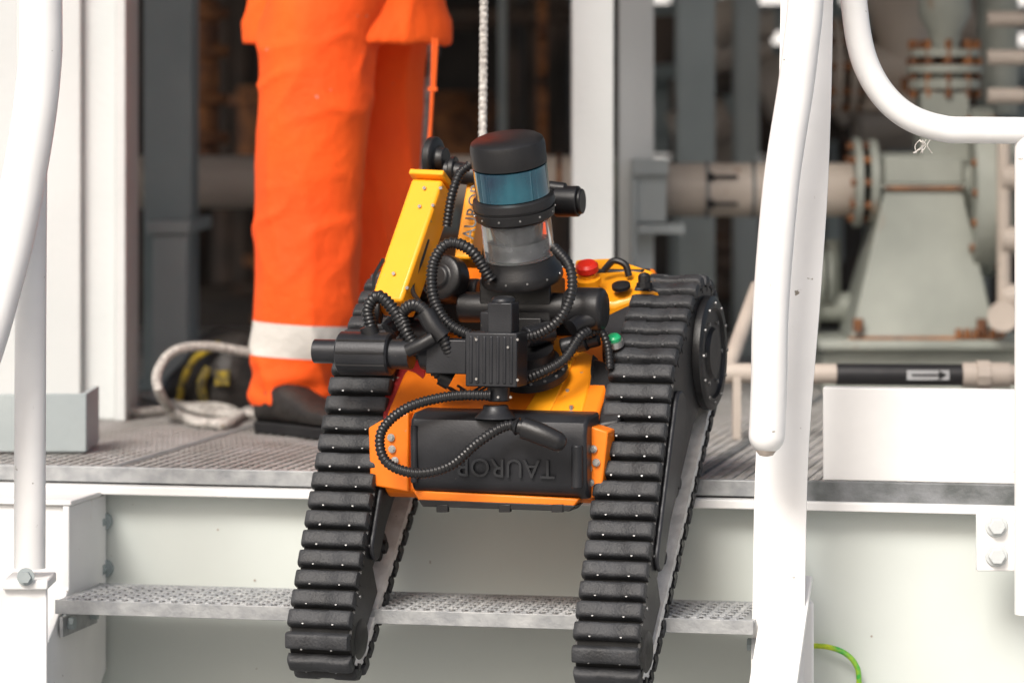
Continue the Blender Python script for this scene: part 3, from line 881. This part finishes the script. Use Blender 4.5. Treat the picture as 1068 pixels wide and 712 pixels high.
# lidar -----------------------------------------------------------
base=R(545,292,.01);la=V((-.03,-.27,.96)).normalized()
k_=.00162
def ring(prof,name,m,seg=56):
    part(rob,name,m,lambda bm:lathe(bm,base,la,[(h*k_,r*k_) for h,r in prof],seg=seg))
ring([(0,42),(3,43),(12,42),(18,37),(26,36)],'sensor_base','black')
ring([(26.5,34),(27,36.5),(66,36.5),(66.5,34)],'sensor_clear_window','clear')
ring([(27,25),(44,25),(45,20),(60,22),(66,24)],'sensor_inner_optics','lens')
ring([(67,37),(70,41),(79,42),(80,40.5),(82,40.5),(83,43),(90,42),(92,39)],'sensor_flange','black')
ring([(92.5,36),(93,38.5),(124,38.5),(125,36)],'sensor_window','lidarglass')
ring([(125.5,37),(126,39),(145,39),(150,37.5),(153,33),(153.5,3)],'sensor_cap','black')
def _(bm):
    m_=orient(la)
    for k in range(12):
        t=k/12*6.283
        for h,r in((75,41.9),(8,42.5)):
            dr=m_@V((math.cos(t),math.sin(t),0));p=base+la*h*k_+dr*(r*k_);cyl(bm,p,p+dr*.0014,.0018,seg=8)
part(rob,'sensor_screws','steel',_)
def _(bm):
    hose(bm,[R(512,292,-.06),R(492,262,-.075),R(468,254,-.08),R(452,275,-.085),R(452,310,-.095),R(468,338,-.10),R(498,352,-.10),R(520,352,-.09)],.0102)
    hose(bm,[R(578,258,-.05),R(594,278,-.07),R(596,305,-.08),R(584,332,-.09),R(562,348,-.09),R(540,352,-.09)],.0088)
    hose(bm,[R(388,345,-.13),R(384,322,-.13),R(395,309,-.13),R(412,325,-.13),R(427,352,-.13),R(445,378,-.13),R(466,396,-.12)],.0112)
    hose(bm,[R(424,345,-.13),R(420,326,-.13),R(434,318,-.14),R(450,332,-.15),R(462,352,-.15),R(470,372,-.14)],.0108)
    hose(bm,[R(512,412,-.15),R(470,413,-.16),R(425,425,-.17),R(398,450,-.17),R(402,480,-.175),R(432,493,-.18),R(468,486,-.18),R(500,460,-.18),R(528,444,-.175),R(552,446,-.17)],.0088)
    hose(bm,[R(490,172,.05),R(479,182,.04),R(471,205,.03),R(466,236,.03)],.0085)
    hose(bm,[R(546,396,-.08),R(566,388,-.08),R(588,375,-.07),R(604,352,-.05),R(614,345,-.03)],.0090)
    hose(bm,[R(612,350,.0),R(626,345,.0),R(634,362,.0),R(636,385,-.01)],.0075)
part(rob,'corrugated_hoses','hose',_,ang=80)
def _(bm):
    sweep(bm,[R(534,443,-.185),R(552,448,-.185),R(570,455,-.185),R(590,464,-.18)],lambda s_,i:.016 if s_<.012 else (.012 if s_<.02 else .018-.06*max(0,s_-.05)),seg=20,step=.002,roundend=True)
    sweep(bm,[R(444,326,-.15),R(452,340,-.152),R(462,352,-.15)],.016,seg=20,step=.003)
    sweep(bm,[R(596,342,-.045),R(606,336,-.03),R(618,332,-.02)],.014,seg=20,step=.003)
    sweep(bm,[R(384,340,-.13),R(388,352,-.128)],.015,seg=20,step=.003)
    sweep(bm,[R(460,392,-.12),R(470,398,-.115)],.015,seg=20,step=.003)
    sweep(bm,[R(425,366,-.165),R(438,360,-.165),R(452,352,-.16)],.011,seg=16,step=.003)
part(rob,'hose_connectors','black',_)
def _(bm):
    box(bm,R(470,414,-.062),(.045,.004,.010))
part(rob,'warning_label','bagyellow',_)
def _(bm):
    random.seed(3)
    for k in range(4):
        u=random.uniform(450,500)
        sweep(bm,[R(u,400+k*2,-.05),R(u+20,412,-.07),R(u+45,400,-.08)],.0022,seg=6,step=.004)
    sweep(bm,[R(400,270,-.04),R(390,290,-.06),R(392,312,-.07)],.003,seg=6,step=.004)
    sweep(bm,[R(446,250,.0),R(440,270,-.02),R(430,300,-.05),R(440,318,-.1)],.004,seg=6,step=.004)
part(rob,'thin_cables','black',_)
def _(bm):
    box(bm,R(640,292,.27),(.12,.06,.04))
    box(bm,R(440,330,.15),(.10,.10,.09))
    box(bm,R(470,320,.14),(.16,.08,.08))
    box(bm,R(560,330,.15),(.16,.08,.06))
part(rob,'rear_electronics','black',_,bevel=.004)

# ================================================================ PERSON
per=empty('worker')
def loft(bm,rings,seg=28):
    R_=[]
    for c,rx,ry in rings:
        R_.append([bm.verts.new(c+V((math.cos(2*math.pi*i/seg)*rx,math.sin(2*math.pi*i/seg)*ry,0))) for i in range(seg)])
    for a,b in zip(R_,R_[1:]):
        for i in range(seg):
            j=(i+1)%seg;bm.faces.new((a[i],a[j],b[j],b[i]))
    bm.faces.new(R_[0][::-1]);bm.faces.new(R_[-1])
def smoothrings(rs,n=6):
    out=[]
    for i in range(len(rs)-1):
        a=rs[max(i-1,0)];b=rs[i];c=rs[i+1];d=rs[min(i+2,len(rs)-1)]
        for k in range(n):
            t=k/n
            f=lambda A,B_,C,D:.5*((2*B_)+(-A+C)*t+(2*A-5*B_+4*C-D)*t*t+(-A+3*B_-3*C+D)*t**3)
            out.append((f(a[0],b[0],c[0],d[0]),f(a[1],b[1],c[1],d[1]),f(a[2],b[2],c[2],d[2])))
    out.append(rs[-1]);return out
kp=6.9/3600
def legr(L,Y):
    return smoothrings([(W(u,v,Y),h*kp,h*kp*.92) for u,v,h in L])
def remesh(o,vox,it=6):
    md=o.modifiers.new('r','REMESH');md.mode='VOXEL';md.voxel_size=vox
    sm=o.modifiers.new('s','SMOOTH');sm.factor=.5;sm.iterations=it
    bpy.context.view_layer.update();dg=bpy.context.evaluated_depsgraph_get()
    me=bpy.data.meshes.new_from_object(o.evaluated_get(dg));o.modifiers.clear();o.data=me;return me
def wrinkle(me,amp,fn):
    me.update();nn=[v.normal.copy() for v in me.vertices]
    for v,n in zip(me.vertices,nn):
        v.co+=n*fn(v.co)*amp
    me.polygons.foreach_set('use_smooth',[True]*len(me.polygons));me.update()
def _(bm):
    loft(bm,legr([(302,424,40),(302,412,45),(305,392,45),(312,365,50),(317,330,54),(319,290,54),(321,250,54),(325,180,57),(328,110,59),(332,50,62),(343,0,66),(352,-50,60)],.90))
    loft(bm,legr([(368,420,34),(368,408,37),(369,390,37),(373,350,39),(382,290,40),(393,230,41),(400,170,42),(401,110,44),(397,50,50),(388,0,56),(376,-50,56)],1.14))
    loft(bm,legr([(362,25,60),(362,0,84),(362,-30,96),(362,-90,92),(362,-150,90)],1.0))
o=part(per,'trousers','cloth',_)
me=remesh(o,.0075,5)
def wr(p):
    q=V((p.x*9+p.z*2,p.y*8,p.z*2.6));a=1-abs(noise.noise(q)*2)
    q=V((p.x*6+p.z*4,p.y*6,p.z*11-p.x*7));d_=1-abs(noise.noise(q)*2)
    low=math.exp(-((p.z-.09)/.06)**2);knee=math.exp(-((p.z-.40)/.08)**2);top=math.exp(-((p.z-.72)/.08)**2)
    c=noise.noise(V((p.x*9,p.y*9,p.z*32)))
    return a*a*a*1.0+d_*d_*d_*(.15+.6*knee+.6*top)+low*c*1.5-.4
wrinkle(me,.0085,wr)
me.materials.clear();me.materials.append(M['cloth'])
def _(bm):
    Y=1.0
    rs=[(W(362,44,Y),104*kp,.150),(W(362,49,Y),110*kp,.166),(W(362,44,Y),112*kp,.170),(W(362,30,Y),111*kp,.168),(W(361,0,Y),106*kp,.158),(W(361,-60,Y),102*kp,.15),(W(361,-150,Y),100*kp,.145),(W(361,-230,Y),108*kp,.14),(W(361,-270,Y),104*kp,.13),(W(361,-300,Y),70*kp,.10),(W(361,-318,Y),34*kp,.065)]
    loft(bm,rs[:4]+smoothrings(rs[3:])[1:])
    sh=W(361,-262,Y)
    for sx in(-1,1):
        pts=[sh+V((sx*.17,0,-.03)),sh+V((sx*.23,-.01,-.15)),sh+V((sx*.25,-.02,-.30)),sh+V((sx*.21,-.14,-.32)),sh+V((sx*.13,-.27,-.28))]
        sweep(bm,pts,lambda s_,i:.066-.035*min(1,s_/.55),seg=16,step=.02)
o=part(per,'jacket','clothj',_)
me=remesh(o,.007,1)
wrinkle(me,.008,lambda p:(1-abs(noise.noise(V((p.x*6,p.y*6,p.z*7)))*2))**2-.4)
me.materials.clear();me.materials.append(M['clothj'])
def _(bm):
    sh=W(361,-262,1.0)
    for sx in(-1,1):
        w=sh+V((sx*.13,-.28,-.28));d=V((-sx*.35,-.9,.05)).normalized()
        sweep(bm,[w-d*.02,w+d*.04,w+d*.09],.03,seg=12,step=.01,sx=1,sy=.55,roundend=True)
        side=V((0,0,1)).cross(d).normalized()
        for k,l in enumerate((.065,.075,.07,.055)):
            q=w+d*.085+side*((k-1.5)*.017)
            sweep(bm,[q-d*.015,q+d*l*.35,q+d*l*.55+V((0,0,-l*.3)),q+d*l*.35+V((0,0,-l*.6))],.0085,seg=8,step=.006,roundend=True)
        q=w+d*.03+side*(-sx*.026);sweep(bm,[q,q+d*.03+side*(-sx*.02),q+d*.055+side*(-sx*.012)+V((0,0,-.015))],.010,seg=8,step=.006,roundend=True)
part(per,'hands','skin',_)
def _(bm):
    c=W(361,-262,1.0)+V((0,-.01,.14))
    loft(bm,smoothrings([(c+V((0,0,-.09)),.055,.055),(c+V((0,0,-.02)),.055,.06),(c+V((0,-.015,0)),.05,.06),(c+V((0,-.015,.05)),.068,.085),(c+V((0,-.01,.12)),.076,.098),(c+V((0,0,.18)),.07,.09),(c+V((0,0,.22)),.03,.04)]))
    box(bm,c+V((0,-.115,.085)),(.022,.03,.04));
    for sx in(-1,1):sweep(bm,[c+V((sx*.075,0,.06)),c+V((sx*.085,.005,.09)),c+V((sx*.078,.005,.12))],.012,seg=8,step=.006,roundend=True)
    box(bm,c+V((0,-.098,.04)),(.045,.012,.010))
o=part(per,'head','skin',_);me=remesh(o,.007);me.materials.clear();me.materials.append(M['skin']);me.polygons.foreach_set('use_smooth',[True]*len(me.polygons))
def _(bm):
    c=W(361,-262,1.0)+V((0,-.01,.28));lathe(bm,c,V((0,0,1)),[(-.004,.13),(.0,.13),(.004,.112),(.05,.108),(.09,.085),(.115,.045),(.12,.005)],seg=32)
part(per,'helmet','helmet',_)
def _(bm):
    c=W(361,-262,1.0)
    for sx in(-1,1):sweep(bm,[c+V((sx*.03-.009,-.113,.242)),c+V((sx*.03+.009,-.113,.242))],.007,seg=8,step=.004,roundend=True)
part(per,'eyes','black',_)
def shoe(bm,heel,d,L=.30):
    d=d.normalized();rings=[]
    side=V((-d.y,d.x,0))
    prof=[(0,.030,.085),(.06,.040,.105),(.18,.044,.11),(.32,.043,.105),(.45,.044,.088),(.6,.050,.070),(.75,.053,.062),(.88,.048,.055),(.96,.036,.042),(1,.018,.026)]
    for t,w,h in prof:
        c_=heel+d*(t*L);r=[]
        for k in range(16):
            q=2*math.pi*k/16;x=math.cos(q);y=math.sin(q)
            x=math.copysign(abs(x)**.8,x);y=math.copysign(abs(y)**.8,y)
            r.append(bm.verts.new(c_+side*(x*w)+V((0,0,.018+(y*.5+.5)*(h-.018)))))
        rings.append(r)
    for a,b in zip(rings,rings[1:]):
        for k in range(16):
            j=(k+1)%16;bm.faces.new((a[k],a[j],b[j],b[k]))
    bm.faces.new(rings[0][::-1]);bm.faces.new(rings[-1])
def sole(bm,heel,d,L=.305):
    d=d.normalized();side=V((-d.y,d.x,0))
    pts=[(-.005,.028),(.05,.040),(.3,.040),(.45,.042),(.7,.056),(.88,.050),(.97,.036),(1.01,.015)]
    out=[(t,w) for t,w in pts]+[(t,-w) for t,w in reversed(pts)]
    A=[bm.verts.new(heel+d*(t*L)+side*w+V((0,0,.001))) for t,w in out];B_=[bm.verts.new(heel+d*(t*L)+side*w+V((0,0,.024))) for t,w in out];n=len(A)
    for i in range(n):
        j=(i+1)%n;bm.faces.new((A[i],A[j],B_[j],B_[i]))
    bm.faces.new(A[::-1]);bm.faces.new(B_)
h1=V((W(276,0,.90).x,.90,0));d1=V((.62,-.62,0));h2=V((W(352,0,1.14).x,1.2,0));d2=V((.8,-.4,0))
part(per,'boots','boot',lambda bm:(shoe(bm,h1,d1,.28),shoe(bm,h2,d2)))
part(per,'boot_soles','black',lambda bm:(sole(bm,h1,d1,.285),sole(bm,h2,d2)),bevel=.003)
def _(bm):
    sweep(bm,[W(452,40,.75),W(451,90,.75),W(449,130,.75),W(446,165,.74)],.0038,seg=8,step=.006)
    sweep(bm,[W(456,40,.75),W(453,92,.75)],.003,seg=8,step=.006)
    box(bm,W(451,93,.75),(.018,.01,.008))
part(per,'drawcord','strap',_)

def ropeprof(r):
    return lambda s_,i:r*(1+.10*math.sin(s_*2*math.pi/.012))
rp1=empty('hanging_rope')
def _(bm):
    r=4.3*6.3/3600
    sweep(bm,[W(506,-400,.25),W(505,-50,.28),W(504,90,.27),W(503,160,.22),W(501,185,.1)],ropeprof(r),seg=10,step=.003)
part(rp1,'rope_strand','rope',_)
rp2=empty('hanging_rope')
def _(bm):
    r=3.6*7.3/3600
    sweep(bm,[W(452,-300,1.3),W(451,40,1.3),W(447,85,1.3),W(443,120,1.3),W(438,260,1.3)],ropeprof(r),seg=10,step=.003)
part(rp2,'rope_strand','rope',_)
rp3=empty('rope_coil')
def _(bm):
    r=5*6.9/3600
    z=r+.001
    def G(u,v):
        D=3600*(H-z)/(v-VH);return W(u,v,D-6)
    sweep(bm,[W(300,372,1.25),W(258,367,1.2),W(215,361,1.15),W(182,366,1.1),W(165,386,1.05),W(166,408,1.0),G(182,430),G(208,441),G(240,438),G(262,428),G(300,424)],ropeprof(r),seg=10,step=.003)
    sweep(bm,[G(170,428),G(140,430),G(122,426),G(128,416),G(155,414),G(185,422),G(215,430),G(250,432),G(290,431)],ropeprof(r),seg=10,step=.003)
    sweep(bm,[G(190,424),G(225,424),G(246,431),G(236,442),G(205,439),G(180,431)],ropeprof(r),seg=10,step=.003)
part(rp3,'rope_strand','rope',_)
bag=empty('equipment_bag')
bx=W(232,0,1.55).x
def _(bm):
    loft(bm,smoothrings([(V((bx,1.55,.002)),.12,.10),(V((bx,1.55,.05)),.13,.11),(V((bx+.01,1.55,.10)),.11,.09),(V((bx+.03,1.55,.15)),.07,.05),(V((bx+.04,1.55,.165)),.03,.02)]))
o=part(bag,'body','boot',_);me=remesh(o,.01,2);wrinkle(me,.03,lambda p:noise.noise(p*9));me.materials.clear();me.materials.append(M['boot'])
def _(bm):
    sweep(bm,[V((bx-.085,1.45,.01)),V((bx-.075,1.43,.06)),V((bx-.05,1.43,.11)),V((bx-.0,1.46,.14))],.008,seg=8,step=.01)
    sweep(bm,[V((bx-.03,1.43,.02)),V((bx-.035,1.42,.06)),V((bx-.02,1.43,.09))],.010,seg=8,step=.01)
    box(bm,(bx+.01,1.43,.07),(.03,.02,.03))
part(bag,'straps','bagyellow',_)
cb=empty('earthing_cable',yaw=12)
def _(bm):
    sweep(bm,[S(842,673,.010),S(862,674,-.005),S(880,680,-.01),S(892,692,-.01),S(896,712,-.01),S(897,800,-.01)],.0046,seg=10,step=.004)
part(cb,'cable','gy',_)

# ================================================================ CAMERA / LIGHT
cd=bpy.data.cameras.new('camera');co=bpy.data.objects.new('camera',cd);scene.collection.objects.link(co)
co.location=(0,-6,H);co.rotation_euler=(math.radians(90),0,0)
cd.sensor_width=36;cd.lens=F/1068*36;cd.shift_y=-(356-VH)/1068
cd.clip_end=8000;cd.clip_start=.1
cd.dof.use_dof=True;cd.dof.focus_distance=5.66;cd.dof.aperture_fstop=2.9
scene.camera=co
w=bpy.data.worlds.new('World');scene.world=w;w.use_nodes=True
nt=w.node_tree;bg=nt.nodes['Background'];sk=nt.nodes.new('ShaderNodeTexSky');sk.sky_type='NISHITA';sk.sun_disc=False
el,rotz=math.radians(44),math.radians(205)
sk.sun_elevation=el;sk.sun_rotation=rotz;sk.dust_density=6;sk.air_density=1.0;sk.ozone_density=.6
nt.links.new(sk.outputs[0],bg.inputs[0]);bg.inputs[1].default_value=.15
sl=bpy.data.lights.new('sun','SUN');so=bpy.data.objects.new('sun',sl);scene.collection.objects.link(so)
sl.energy=2.9;sl.angle=math.radians(20);sl.color=(1,.98,.95)
sd=V((math.sin(rotz)*math.cos(el),math.cos(rotz)*math.cos(el),math.sin(el)))
so.rotation_euler=sd.to_track_quat('Z','Y').to_euler()
scene.view_settings.view_transform='Standard';scene.view_settings.look='None';scene.view_settings.exposure=0
